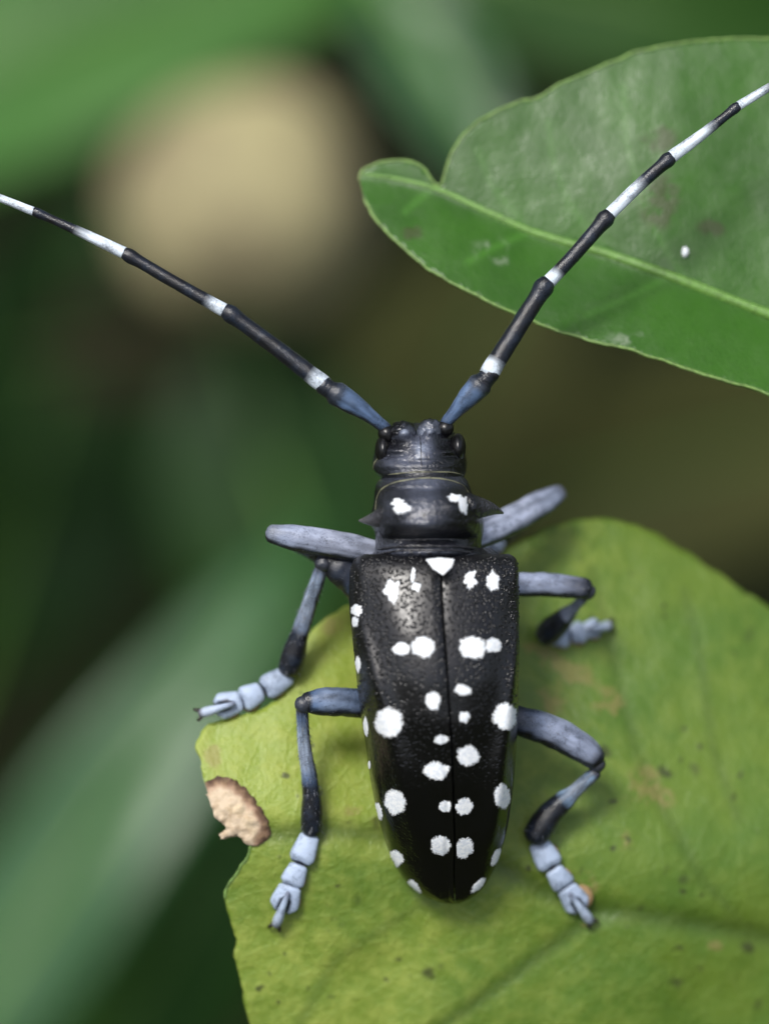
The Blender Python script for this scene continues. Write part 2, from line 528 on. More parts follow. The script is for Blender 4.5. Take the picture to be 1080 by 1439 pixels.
out1 = [(1160, 910), (1120, 885), (1080, 852), (1036, 825), (1000, 800), (955, 770), (900, 740), (845, 729), (790, 735), (740, 757), (690, 782), (600, 815), (530, 838), (488, 850), (458, 868), (437, 888),
        (424, 920), (416, 950), (392, 980), (350, 1002), (312, 1010), (292, 1018), (280, 1036), (273, 1052), (281, 1068), (284, 1092), (291, 1106), (300, 1130),
        (316, 1152), (336, 1168), (352, 1184), (348, 1198), (338, 1218), (322, 1243), (315, 1262), (322, 1290), (332, 1322), (330, 1340), (338, 1378), (352, 1440), (366, 1500), (380, 1560),
        (600, 1570), (900, 1570), (1180, 1560), (1190, 1200)]
poly1 = rough_edge(curved(out1), 3.2, 0.045, 1.0)
L1 = thing('citrus_leaf', 'yellow-green chewed leaf with dark specks that the beetle stands on', 'leaf', P(700, 1150, zleaf(700, 1150)))
V, Fs, px = filled(poly1, 9, zleaf)
yel, sta, vei = [], [], []
stain_spots = [(800, 945, 45, 22, 0.5), (760, 920, 30, 18, 0.4), (855, 990, 30, 25, 0.6), (770, 985, 28, 18, 0.5), (905, 1105, 26, 32, 0.5), (930, 1120, 18, 20, 0), (545, 1130, 25, 12, 0),
               (500, 1140, 16, 10, 0), (870, 1180, 20, 14, 0), (822, 1246, 18, 24, 0), (815, 1300, 16, 10, 0), (1000, 1330, 16, 9, 0), (620, 1330, 16, 9, 0), (300, 1060, 14, 20, 0), (470, 880, 22, 14, 0)]
for (x, y) in px:
    a = sm(760, 380, x) * 0.75 * sm(1260, 1090, y) + 0.45 * sm(1000, 820, y) * sm(620, 480, x) + 0.10 + 0.26 * sm(960, 720, x)
    a += 0.25 * sm(1230, 1380, y) * sm(700, 420, x)
    yel.append(min(1, a + 0.18 * nz(x * 0.008, y * 0.008, 3)))
    s = 0
    for cx, cy, rx, ry, rot in stain_spots:
        c, sn = math.cos(rot), math.sin(rot); dx, dy = x - cx, y - cy
        u, v = dx * c + dy * sn, -dx * sn + dy * c
        s = max(s, math.exp(-((u / rx) ** 2 + (v / ry) ** 2)))
    sta.append(s)
    v = 0
    for line, w in VEINS1: v = max(v, math.exp(-(dist_poly(x, y, line) / (w * 0.9)) ** 2) * (0.9 if w > 9 else 0.5))
    vei.append(v)
b1 = obj('blade', V, Fs, M_LEAF1, L1, attrs={'yellow': ('FLOAT', yel), 'stain': ('FLOAT', sta), 'vein': ('FLOAT', vei)})
thicken(b1, 0.03)
# pale torn margin on the left edge
def edge_tube(name, line, zf, r, mat, parent, lift=0.0, wob=0.25, n=120, label=None, flat=1.0, rad=None):
    pts = [P(x, y, zf(x, y) + lift) for x, y in line]
    Vt, Ft, Ct = tube(pts, rad or [(0, r), (1, r)], [(0, (1, 1, 1)), (1, (1, 1, 1))], n=n, m=8, wob=wob, flat=flat)
    return obj(name, Vt, Ft, mat, parent, label=label)
e = [p for p in poly1 if 1186 < p[1] < 1265 and p[0] < 400]
edge_tube('leaf_margin', e, zleaf, 0.009, M_MARGIN, L1, n=50)
# the corky scar at the bite
sc = [(287, 1100), (300, 1093), (320, 1093), (336, 1100), (352, 1115), (367, 1136), (378, 1156), (380, 1172), (370, 1184), (356, 1189), (346, 1187), (336, 1177), (326, 1176), (313, 1180), (311, 1172), (317, 1163), (303, 1148), (296, 1130), (292, 1112)]
psc = rough_edge(curved(sc), 2.4, 0.09, 4.0)
inner = [(287, 1100), (300, 1093), (320, 1093), (336, 1100), (352, 1115), (367, 1136), (378, 1156), (380, 1172), (370, 1184)]
def zscar(x, y):
    d = min(dist_poly(x, y, psc[::3] + psc[:1]), 16)
    return zleaf(x, y) + 0.008 + 0.018 * (1 - (1 - d / 16) ** 2) + 0.022 * nz(x * 0.12, y * 0.12, 1)
V, Fs, px = filled(psc, 4, zscar)
cs = [stops([(0, (0.05, 0.025, 0.015)), (0.45, (0.13, 0.07, 0.04)), (0.8, (.38, .26, .18)), (1, (0.52, 0.42, 0.30))], min(1, dist_poly(x, y, inner) / 17 + 0.3 * nz(x * .1, y * .1))) for x, y in px]
o = obj('corky_scar', V, Fs, M_SCAR, L1, attrs={'tint': ('FLOAT_COLOR', cs)}, label='pinkish brown corky scar at the bitten edge'); thicken(o, 0.03)

# --- the glossy leaf at the upper right
MID2 = [(507, 244), (560, 252), (617, 267), (680, 296), (740, 323), (800, 342), (850, 356), (940, 388), (1036, 425), (1180, 480)]
def zleaf2(px, py):
    my = float(np.interp(px, [p[0] for p in MID2], [p[1] for p in MID2]))
    dy = my - py
    q = math.sqrt(dy * dy + 64) - 8
    z = -1.05 + 0.0004 * (px - 620)
    if dy > 0: z -= 0.0007 * q + 0.0000008 * q * q
    else: z += 0.0034 * q - 0.000004 * q * q
    z += 0.035 * nz(px * 0.006, py * 0.006, 7) + 0.004 * nz(px * 0.03, py * 0.03, 8)
    return z
up2 = [(505, 252), (507, 240), (518, 233), (545, 227), (575, 227), (592, 233), (603, 248), (612, 261), (618, 263), (625, 246), (635, 216), (655, 185), (690, 160), (730, 143), (757, 137), (770, 127), (830, 100),
       (890, 75), (940, 63), (1000, 56), (1040, 54), (1100, 56), (1180, 66)]
lo2 = [(1190, 590), (1100, 561), (1040, 541), (1000, 530), (950, 513), (880, 491), (830, 479), (760, 456), (700, 430), (660, 410), (620, 390), (590, 369), (560, 342), (530, 311), (511, 280)]
poly2 = rough_edge(curved(up2 + lo2), 2.2, 0.05, 6.0)
L2 = thing('citrus_leaf', 'glossy dark green leaf with a notched tip and pale midrib behind the right antenna', 'leaf', P(900, 380, zleaf2(900, 380)))
LAT2 = [[(743, 326), (700, 345), (657, 368)], [(936, 390), (880, 418), (824, 443)], [(603, 268), (585, 283), (568, 298)], [(850, 352), (800, 290), (775, 220), (770, 170)], [(740, 320), (690, 260), (670, 210)], [(960, 390), (905, 300), (880, 200), (875, 120)]]
V, Fs, px = filled(poly2, 6, zleaf2)
vv, ss, pp = [], [], []
for x, y in px:
    v = 0
    for i, l in enumerate(LAT2): v = max(v, (0.55 if i < 3 else 0.3) * math.exp(-(dist_poly(x, y, l) / 4.5) ** 2))
    vv.append(v)
    ss.append(max(math.exp(-(((x-a)/r)**2 + ((y-b)/q)**2)) for a, b, r, q in [(925, 195, 24, 20), (925, 300, 26, 22), (578, 327, 14, 11), (612, 260, 9, 9), (925, 275, 30, 30), (1000, 320, 20, 12)]))
    pp.append(max(math.exp(-(((x-a)/r)**2 + ((y-b)/q)**2)) for a, b, r, q in [(688, 350, 24, 16), (885, 475, 34, 10), (705, 365, 14, 9)]))
b2 = obj('blade', V, Fs, M_LEAF2, L2, attrs={'vein': ('FLOAT', vv), 'stain': ('FLOAT', ss), 'pale': ('FLOAT', pp)})
thicken(b2, 0.025)
edge_tube('midrib', MID2, zleaf2, 0.03, M_MIDRIB, L2, lift=0.0, wob=0.2, n=90, flat=0.6, rad=[(0, 0.010), (0.2, 0.022), (0.6, 0.034), (1, 0.042)])
n2 = len(poly2)
edge_tube('leaf_margin', [p for p in poly2[: int(n2 * len(up2) / (len(up2) + len(lo2))) - 8]], zleaf2, 0.011, M_MARGIN, L2, n=170, wob=0.4)
edge_tube('leaf_margin', [p for p in poly2[int(n2 * len(up2) / (len(up2) + len(lo2))) + 8:]], zleaf2, 0.011, M_MARGIN, L2, n=130, wob=0.4)
V, Fa = blob(P(962, 354, zleaf2(962, 354) + 0.02), 0.025, 0.038, 0.018, 10, 8, fn=lambda v: 1 + 0.25 * nz(v.x * 2, v.y * 2, v.z * 2))
crumb = obj('crumb', V, Fa, M_SPOT); crumb['label'] = 'tiny pale speck of debris lying on the glossy leaf'; crumb['category'] = 'debris'

# ------------------------------------------------------------------ the beetle
BEE = thing('longhorn_beetle', 'black longhorn beetle with white spots and banded antennae on the leaf', 'beetle', P(615, 960, -0.5))
ROLL = math.radians(6)
E_Y = [779, 784, 792, 806, 830, 860, 900, 950, 1000, 1050, 1100, 1150, 1180, 1210, 1235, 1250, 1260, 1266, 1270]
E_L = [512, 502, 497, 494, 493, 494, 498, 503, 508, 515, 521, 530, 538, 548, 562, 576, 590, 604, 622]
E_R = [718, 727, 731, 733, 733, 732, 732, 731, 730, 727, 723, 716, 710, 700, 688, 677, 665, 654, 640]
E_Z = [0.00, 0.07, 0.125, 0.165, 0.205, 0.25, 0.30, 0.32, 0.275, 0.19, 0.09, -0.05, -0.15, -0.28, -0.38, -0.44, -0.49, -0.53, -0.58]
E_H = [0.20, 0.28, 0.36, 0.42, 0.46, 0.48, 0.50, 0.51, 0.50, 0.48, 0.45, 0.40, 0.36, 0.30, 0.25, 0.20, 0.15, 0.10, 0.04]
def shell_point(py, a):
    """a in -1..1 across the pair of wing cases"""
    L, R = hermite(E_Y, E_L, py), hermite(E_Y, E_R, py)
    zt, H = hermite(E_Y, E_Z, py), hermite(E_Y, E_H, py)
    th = a * math.radians(112)
    s, c = math.sin(th), math.cos(th)
    hw = (R - L) / 2 * S
    x = hw * math.copysign(abs(s) ** 0.86, s)
    z = H * (abs(c) ** 0.72 - 1) if c >= 0 else -H - 0.5 * H * abs(c) ** 0.9
    x += S * (1 - a * a) * float(np.interp(py, [800, 850, 1000, 1100, 1200, 1266], [0, 2, 5, 8, 10, 9]))
    k = sm(800, 900, py) * sm(1250, 1120, py)
    ar = float(np.interp(py, [850, 900, 1000, 1080, 1200], [.66, .60, .45, .37, .3]))
    z += k * (0.038 * math.exp(-((abs(a) - ar) / 0.09) ** 2) - 0.02 * math.exp(-((abs(a) - ar + .2) / 0.12) ** 2))
    z += 0.035 * math.exp(-((abs(a) - 0.60) / 0.12) ** 2) * math.exp(-((py - 808) / 26) ** 2)      # shoulder boss
    z += 0.006 * nz(a * 4, py * 0.02, 3)
    z -= 0.02 * math.exp(-(x / 0.016) ** 2) * sm(786, 812, py)
    xr = x * math.cos(ROLL) + (z + H) * math.sin(ROLL) - H * math.sin(ROLL) * 0.35
    zr = -x * math.sin(ROLL) + z * math.cos(ROLL)
    c0 = P((L + R) / 2, py, zt)
    return Vector((c0.x + xr, c0.y, zt + zr))
rowsY = sorted(set(list(np.linspace(779, 812, 14)) + list(np.linspace(812, 1200, 70)) + list(np.linspace(1200, 1270, 30))))
SHELL = {}
for side in (-1, 1):
    cols = np.linspace(0.004, 1, 46) ** 1.0
    V, A = [], []
    for y in rowsY:
        for c in cols:
            V.append(shell_point(y, side * c))
            A.append(sm(1180, 800, y + 40 * nz(c * 3, y * .02)))
    n = len(cols); Fa = []
    for i in range(len(rowsY) - 1):
        for j in range(n - 1):
            q = (i*n + j, (i+1)*n + j, (i+1)*n + j + 1, i*n + j + 1)
            Fa.append(q if side > 0 else q[::-1])
    o = obj('elytron', V, Fa, M_SHELL, BEE, attrs={'rough': ('FLOAT', A)}, label='left wing case' if side < 0 else 'right wing case')
    SHELL[side] = (o, BVHTree.FromPolygons(V, Fa))
EYE0 = Vector((0, 0, D))
def cast(bvh, px, py):
    d = (P(px, py, 0) - EYE0).normalized()
    h = bvh.ray_cast(EYE0, d)
    if h[0] is None: return None, None
    return h[0], (h[1] if h[1].dot(d) < 0 else -h[1])

EDGE = [0.0] + [r / 5 for r in range(1, 6) for _ in range(72)]
def patch(bvh, cx, cy, rx, ry, rot=0.0, seed=0, rag=0.16, lift=0.0028):
    c, s = math.cos(rot), math.sin(rot)
    rx *= 1.08; ry *= 1.08
    NA, NR = 72, 5
    ctr = cast(bvh, cx, cy); tries = 0
    while ctr[0] is None and tries < 14:            # a spot on the very edge: step in until it sits on the shell
        cx += 1.0 if cx < 628 else -1.0; cy -= 0.6; tries += 1
        ctr = cast(bvh, cx, cy)
    if ctr[0] is None: return None
    V = [ctr[0] + ctr[1] * lift * 1.6]; ring_prev = [ctr] * NA
    for r in range(1, NR + 1):
        cur = []
        for j in range(NA):
            a = 2 * math.pi * j / NA
            k = r / NR * (1 + rag * nz(math.cos(a) * 1.6 + seed * 3.1, math.sin(a) * 1.6, seed) * 1.5 + (rag * .5 + .05) * nz(math.cos(a) * 5 + seed, math.sin(a) * 5, seed + 4) + .06 * nz(math.cos(a) * 15, math.sin(a) * 15, seed + 8))
            dx, dy = rx * k * math.cos(a), ry * k * math.sin(a)
            h = cast(bvh, cx + dx * c - dy * s, cy + dx * s + dy * c)
            if h[0] is None: h = ring_prev[j]
            cur.append(h); V.append(h[0] + h[1] * (lift * (1.6 - 0.6 * r / NR) if r < NR else 0.001))
        ring_prev = cur
    Fa = [(0, 1 + j, 1 + (j + 1) % NA) for j in range(NA)]
    for r in range(NR - 1):
        for j in range(NA):
            a = 1 + r*NA + j; b = 1 + r*NA + (j+1) % NA
            Fa.append((a, a + NA, b + NA, b))
    Fa = [f[::-1] for f in Fa]                       # pixel rows run downwards
    return V, Fa
SPOTS = [(-1, 552, 830, 12, 13, 0, .42), (-1, 580, 808, 3, 10, .1, .2), (-1, 585, 825, 6.5, 6, 0, .3), (1, 661, 814, 8, 12, .2, .5), (1, 692, 817, 9, 15, -.1, .25),
         (-1, 501, 858, 8, 8, .4, .2), (-1, 499, 874, 4.5, 8, 0, .2), (-1, 503, 933, 4, 11, -.05, .15), (-1, 564, 912, 12.5, 8.5, 0, .15), (-1, 594, 909, 17, 14.5, 0, .14),
         (1, 664, 910, 20, 15.5, .1, .14), (1, 692, 907, 12, 10, 0, .16), (1, 650, 969, 12, 7.5, .1, .2), (-1, 608, 985, 11, 13, -.2, .15), (1, 652, 1007, 8, 7.5, .3, .3),
         (-1, 546, 1015, 20, 20.5, 0, .13), (1, 709, 1007, 17.5, 19, 0, .16), (-1, 514, 1021, 3.5, 13, -.1, .1), (-1, 620, 1039, 10, 6.5, -.1, .15), (1, 657, 1062, 15, 14, 0, .14),
         (-1, 613, 1083, 18, 12.5, .05, .1), (-1, 555, 1127, 15, 17, -.2, .1), (1, 705, 1119, 11, 18, 0, .1), (-1, 532, 1140, 5, 13, -.25, .1), (-1, 625, 1133, 8.5, 8.5, 0, .12),
         (1, 651, 1133, 13, 11, -.3, .18), (-1, 519, 1075, 2, 6, 0, .1), (-1, 619, 1188, 13.5, 14, 0, .12), (1, 652, 1191, 12.5, 14, .45, .2), (-1, 556, 1207, 11, 12, -.5, .14),
         (1, 696, 1204, 5, 13, .4, .12), (-1, 582, 1246, 6, 13, -.75, .2), (1, 671, 1244, 5, 13, .75, .2)]
for i, (sd_, cx, cy, rx, ry, rot, rag) in enumerate(SPOTS):
    o, bvh = SHELL[sd_]
    r = patch(bvh, cx, cy, rx, ry, rot, i, rag)
    if r: obj('white_spot', r[0], r[1], M_SPOT, o, attrs={'edge': ('FLOAT', EDGE)})
# shiny granules on the shoulders
rg = random.Random(11)
for side in (-1, 1):
    V, Fa = [], []
    o, bvh = SHELL[side]
    for _ in range(2600):
        x = rg.uniform(494, 733); y = rg.uniform(783, 1010)
        sx = 620 + (y - 800) * 0.07
        if (x - sx) * side < 3: continue
        lateral = abs(x - sx) / 115
        keep = sm(930, 790, y) * 0.55 if lateral < .7 else sm(1060, 840, y) * 0.75
        if rg.random() > keep: continue
        if any(sp[0] == side and ((x-sp[1])/sp[3])**2 + ((y-sp[2])/sp[4])**2 < 1.2 for sp in SPOTS): continue
        h = cast(bvh, x, y)
        if h[0] is None: continue
        r = rg.uniform(0.006, 0.0115)
        q = Vector((0, 0, 1)).rotation_difference(h[1])
        b0 = len(V)
        for rr, zz in ((1.0, -0.2), (0.75, 0.45), (0.0, 0.8)):
            if rr == 0: V.append(h[0] + q @ Vector((0, 0, zz * r))); continue
            for j in range(6):
                V.append(h[0] + q @ Vector((math.cos(j*math.pi/3) * r * rr, math.sin(j*math.pi/3) * r * rr, zz * r)))
        for j in range(6):
            k = (j + 1) % 6
            Fa.append((b0+j, b0+k, b0+6+k, b0+6+j)); Fa.append((b0+6+j, b0+6+k, b0+12))
    obj('shell_granules', V, Fa, M_SHELL, o, attrs={'rough': ('FLOAT', [0.2] * len(V))}, kind='stuff')

# --- trunk under the wing cases
rows = []
def loft(rows, m=40, e=0.85, bumps=(), n=46, bottom_e=0.9):
    ry = [r[0] for r in rows]
    ys = np.linspace(ry[0], ry[-1], n)
    cols = [hermite(ry, [r[k] for r in rows], ys) for k in range(1, 5)]
    V = []
    for i, y in enumerate(ys):
        L, R, zt, zb = (c[i] for c in cols)
        zc = zb + (zt - zb) * 0.45
        for j in range(m):
            a = 2 * math.pi * j / m
            c, s = math.cos(a), math.sin(a)
            X = (L + R) / 2 + (R - L) / 2 * math.copysign(abs(c) ** e, c)
            z = zc + ((zt - zc) if s > 0 else (zc - zb)) * math.copysign(abs(s) ** e, s)
            if s > -0.05:
                for bx, by, amp, rx, ry_ in bumps:
                    z += amp * math.exp(-((X - bx) / rx) ** 2 - ((y - by) / ry_) ** 2)
            p = P(X, y, z); V.append(p)
    Fa = []
    for i in range(n - 1):
        for j in range(m):
            a, b = i*m + j, i*m + (j+1) % m
            Fa.append((a, b, b + m, a + m))
    Fa.append(tuple(range(m))[::-1]); Fa.append(tuple(range((n-1)*m, n*m)))
    if (V[Fa[m//4][1]] - V[Fa[m//4][0]]).cross(V[Fa[m//4][3]] - V[Fa[m//4][0]]).z < 0: Fa = [f[::-1] for f in Fa]
    return V, Fa
trunk = [(770, 530, 690, 0.02, -0.70), (800, 508, 722, 0.05, -0.85), (860, 503, 724, 0.10, -0.9), (950, 510, 722, 0.1, -0.85), (1050, 522, 718, 0.0, -0.80), (1150, 545, 700, -0.2, -0.82), (1220, 575, 672, -0.42, -0.78), (1256, 605, 650, -0.6, -0.74)]
V, Fa = loft(trunk)
GR, DK = (0.075, 0.085, 0.12), (0.004, 0.004, 0.0055)
obj('abdomen', V, Fa, M_THORAX, BEE, attrs={'tint': ('FLOAT_COLOR', [DK] * len(V))})

# --- pronotum with side spines
pro = [(666, 556, 640, -0.05, -0.50), (670, 540, 651, 0.04, -0.60), (677, 530, 657, 0.10, -0.65), (690, 526, 662, 0.17, -0.68), (705, 525, 668, 0.24, -0.70), (722, 521, 676, 0.27, -0.72), (736, 520, 680, 0.26, -0.72),
       (748, 526, 679, 0.20, -0.72), (758, 527, 677, 0.12, -0.70), (766, 527, 676, 0.115, -0.70), (776, 526, 676, 0.12, -0.70), (786, 527, 676, 0.05, -0.70)]
bumps = [(563, 715, 0.05, 20, 15), (642, 710, 0.05, 18, 16), (592, 738, 0.06, 32, 11), (606, 715, 0.02, 16, 24), (600, 757, -0.03, 70, 5), (600, 767, 0.015, 70, 3), (600, 688, -0.02, 60, 5),
         (572, 690, 0.012, 30, 3), (620, 752, -0.02, 30, 4)]
V, Fa = loft(pro, bumps=bumps, n=90, m=72, e=0.9)
col = []
for v in V:
    x, y = pix(v)
    g = 0.85 * math.exp(-((x - 592 - (715 - y) * .05) / 26) ** 2) * sm(765, 735, y) + 0.75 * math.exp(-((y - 775) / 10) ** 2) * sm(680, 600, x) + 0.4 * sm(690, 675, y)  # grey sheen along the middle ridge is painted into the tint
    g += 0.4 * math.exp(-((x - 545) / 18) ** 2 - ((y - 712) / 18) ** 2)
    g = min(1, g * (0.75 + 0.5 * nz(x * .05, y * .12)))
    col.append(stops([(0, DK), (1, GR)], g))
PRO = obj('pronotum', V, Fa, M_THORAX, BEE, attrs={'tint': ('FLOAT_COLOR', col)})
PB = BVHTree.FromPolygons(V, Fa)
for pts, lab in (([P(548, 724, 0.02), P(530, 729, -0.02), P(515, 731, -0.06), P(505, 731.5, -0.09)], None),
                 ([P(655, 712, -0.05), P(680, 714, -0.14), P(696, 717, -0.24), P(706, 721, -0.32)], None)):
    limb('side_spine', PRO, pts, [(0, 0.10), (0.45, 0.058), (0.8, 0.026), (1, 0.008)], [(0, DK), (0.5, (0.05, 0.05, 0.06)), (1, (0.08, 0.08, 0.08))], M_THORAX, n=16)
for i, (cx, cy, rx, ry, rot, rag) in enumerate([(563, 713, 12.5, 9, .2, .45), (559, 706, 8, 5, -.2, .4), (640, 700, 12, 5.5, .2, .35), (650, 710, 7, 12, -.15, .35)]):
    r = patch(PB, cx, cy, rx, ry, rot, i + 60, rag)
    if r: obj('white_spot', r[0], r[1], M_SPOT, PRO, attrs={'edge': ('FLOAT', EDGE)})
def on_surface(bvh, line, lift):
    out = []
    for x, y in line:
        h = cast(bvh, x, y)
        if h[0] is not None: out.append(h[0] + h[1] * lift)
    return out
def seam(name, bvh, line, r, mat, parent, lift=0.0):
    fine = [(p.x, p.y) for p in smooth_path([(x, y, 0) for x, y in line], 40)]
    pts = on_surface(bvh, fine, lift)
    if len(pts) < 3: return
    Vt, Ft, Ct = tube(pts, [(0, r * .5), (.2, r), (.8, r), (1, r * .5)], [(0, (.2, .2, .2)), (1, (.2, .2, .2))], n=60, m=8, wob=.7, seed=len(line))
    obj(name, Vt, Ft, mat, parent, attrs={'tint': ('FLOAT_COLOR', [(.02, .02, .025)] * len(Vt))})
seam('collar_rim', PB, [(527, 716), (529, 700), (536, 688), (552, 679), (575, 674), (600, 672), (628, 674), (650, 682), (658, 692)], 0.0055, M_RIM, PRO)
seam('hind_ridge', PB, [(530, 772), (560, 768), (600, 767), (640, 768), (672, 771)], 0.010, M_THORAX, PRO)
seam('hind_ridge', PB, [(530, 779), (560, 774), (600, 773), (640, 774), (672, 778)], 0.008, M_THORAX, PRO)

# --- head
head = [(594, 566, 612, -0.48, -0.72), (600, 552, 622, -0.34, -0.80), (606, 540, 636, -0.17, -0.85), (616, 531, 645, -0.09, -0.86), (628, 527, 650, -0.04, -0.86), (640, 525, 654, 0.0, -0.86), (652, 523, 656, 0.03, -0.85),
        (662, 526, 655, 0.05, -0.8), (670, 533, 652, 0.05, -0.75), (680, 542, 645, 0.02, -0.7)]
hb = [(567, 604, 0.17, 11, 11), (604, 600, 0.18, 11, 12), (586, 604, -0.14, 8, 13), (594, 632, 0.02, 16, 20), (570, 635, -0.02, 12, 12), (540, 652, 0.03, 14, 10), (640, 645, 0.03, 14, 12), (590, 660, -0.012, 60, 3), (624, 626, -0.035, 10, 6), (552, 624, -0.035, 12, 5), (548, 640, -0.03, 14, 4), (632, 642, -0.03, 12, 4), (556, 633, 0.03, 12, 4), (630, 634, 0.03, 12, 4), (540, 662, -.02, 14, 3), (592, 648, -.015, 40, 3)]
V, Fa = loft(head, bumps=hb, n=70, m=64, e=0.88)
col = []
BL = (0.27, 0.31, 0.40)
for v in V:
    x, y = pix(v)
    g = math.exp(-((x - 567) / 10) ** 2 - ((y - 606) / 9) ** 2) + math.exp(-((x - 603) / 10) ** 2 - ((y - 602) / 10) ** 2) + 0.9 * math.exp(-((x - 592) / 14) ** 2 - ((y - 630) / 20) ** 2)  # grey-blue down, with some bluish sheen painted into the tint
    g += 0.45 * math.exp(-((x - 562) / 30) ** 2 - ((y - 650) / 14) ** 2)
    g = min(1, g * (0.8 + 0.5 * nz(x * .08, y * .08, 2)))
    col.append(stops([(0, DK), (0.5, GR), (1, BL)], g))
HEAD = obj('head', V, Fa, M_THORAX, BEE, attrs={'tint': ('FLOAT_COLOR', col)})
HB = BVHTree.FromPolygons(V, Fa)
seam('median_line', HB, [(590, 612), (591, 630), (592, 660)], 0.004, M_EYE, HEAD, -0.001)
seam('neck_rim', HB, [(527, 668), (525, 655), (530, 645), (540, 640)], 0.006, M_RIM, HEAD)
seam('neck_rim', HB, [(545, 667), (575, 664), (600, 663), (635, 664), (650, 667)], 0.004, M_RIM, HEAD)
for (cx, cy, z, rx, ry) in ((538, 632, -0.24, .055, .10), (643, 629, -0.26, .055, .10)):
    V, Fa = blob(P(cx, cy, z), rx, ry, 0.13); obj('eye', V, Fa, M_EYE, HEAD)
for (cx, cy, z) in ((543, 609, -0.2), (625, 602, -0.22)):
    V, Fa = blob(P(cx, cy, z), 0.06, .058, .066); obj('antenna_socket', V, Fa, M_EYE, HEAD)

for cx, cy, lean in ((565, 609, .45), (604, 606, -.4)):
    rr_ = Matrix.Rotation(lean, 3, 'Z') @ Matrix.Rotation(-.35, 3, 'X')
    V, Fa = blob(P(cx, cy, -.235), .095, .11, .13, 24, 16, rr_, lambda v: (1 + .14 * nz(v.x * 3, v.y * 3, v.z * 3 + cx)) * (1 - .25 * max(0, v.y)))
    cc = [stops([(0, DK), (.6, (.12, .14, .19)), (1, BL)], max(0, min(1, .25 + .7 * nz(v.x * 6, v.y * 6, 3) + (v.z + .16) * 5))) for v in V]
    obj('antennal_tubercle', V, Fa, M_THORAX, HEAD, attrs={'tint': ('FLOAT_COLOR', cc)})

# --- scutellum
V, Fa = [], []
tri = [(598, 786), (618, 783.5), (638, 786), (634, 797), (622, 808), (608, 799)]
for k, sc_ in ((0, 1.0), (1, 0.55)):
    for x, y in tri:
        x = 620 + (x - 620) * sc_; y = 792 + (y - 792) * sc_
        V.append(P(x, y, 0.26 + (0.0 if k == 0 else 0.025) - (796 - y) * 0.004))
n = len(tri)
for j in range(n): Fa.append((j, n + j, n + (j+1) % n, (j+1) % n))
Fa.append(tuple(range(n, 2*n))[::-1])
obj('scutellum', V, Fa, M_SPOT, BEE)

# --- limbs
PB_ = (0.22, 0.255, 0.35)      # pale blue-grey down
PW = (0.36, 0.44, 0.58)        # whitish tarsus down
BU = (0.055, 0.09, 0.165)     # blue down
KN = (0.006, 0.006, 0.008)     # bare black
ANW = (0.54, 0.61, 0.68)

def antenna(segs, label):
    A = holder('antenna', BEE, label)
    for (name, pts, rad, col) in segs:
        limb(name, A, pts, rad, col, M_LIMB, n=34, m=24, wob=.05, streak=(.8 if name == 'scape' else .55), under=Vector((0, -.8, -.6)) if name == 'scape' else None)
r_ = S / 2
k_ = r_ * 1.12
def flag(x0, y0, x1, y1, z0, z1, w0, w1, white, bend=0.0, next_swell=1.15):
    a, b = P(x0, y0, z0), P(x1, y1, z1)
    mid = (a + b) / 2 + Vector((b.y - a.y, a.x - b.x, 0)) * bend
    return ('flagellum_segment', [a, mid, b], [(0, w0 * .86 * k_), (0.05, w0 * .92 * k_), (0.15, w0 * .9 * k_), (0.5, (w0 + w1) / 2 * .92 * k_), (0.86, w1 * k_), (0.96, w1 * 1.16 * k_), (1, w1 * 1.0 * k_)],
            [(0, (.3, .34, .38)), (.03, ANW), (max(0.04, white * .75), ANW), (white * 1.12, KN), (1, KN)])
def scape(pts, w0, w1):
    return ('scape', pts, [(0, w0 * r_), (0.25, w0 * 1.15 * r_), (0.7, w1 * .92 * r_), (0.92, w1 * r_), (1, w1 * .8 * r_)], [(0, KN), (0.12, BU), (0.8, (0.075, 0.12, 0.21)), (0.88, (0.04, 0.05, 0.07)), (1, KN)])
antenna([scape([P(543, 603, -.2), P(508, 576, -.14), P(466, 549, -.1)], 17, 35),
         ('pedicel', [P(468, 551, -.1), P(454, 541, -.1)], [(0, 26 * r_), (1, 27 * r_)], [(0, KN), (1, KN)]),
         flag(458, 543, 318, 437, -.1, -.1, 25, 20, .15, .006), flag(322, 440, 176, 356, -.1, -.12, 19, 16, .20, -.004), flag(180, 358, 48, 297, -.12, -.16, 16.5, 11, .52, .006), flag(52, 299, -70, 250, -.16, -.2, 12, 9, .5)], 'antenna reaching out to the upper left')
antenna([scape([P(624, 597, -.22), P(648, 569, -.16), P(679, 535, -.12)], 17, 35),
         ('pedicel', [P(676, 540, -.12), P(689, 524, -.12)], [(0, 26 * r_), (1, 27 * r_)], [(0, KN), (1, KN)]),
         flag(685, 527, 767, 398, -.12, -.15, 27, 23, .15, .0), flag(765, 402, 854, 303, -.15, -.18, 20, 20, .20, .01), flag(852, 305, 942, 221, -.18, -.22, 18, 17, .55, -.012), flag(938, 224, 1036, 149, -.22, -.26, 18, 12, .62, .01), flag(1030, 153, 1130, 92, -.26, -.3, 13, 10, .5)], 'antenna crossing the glossy leaf')

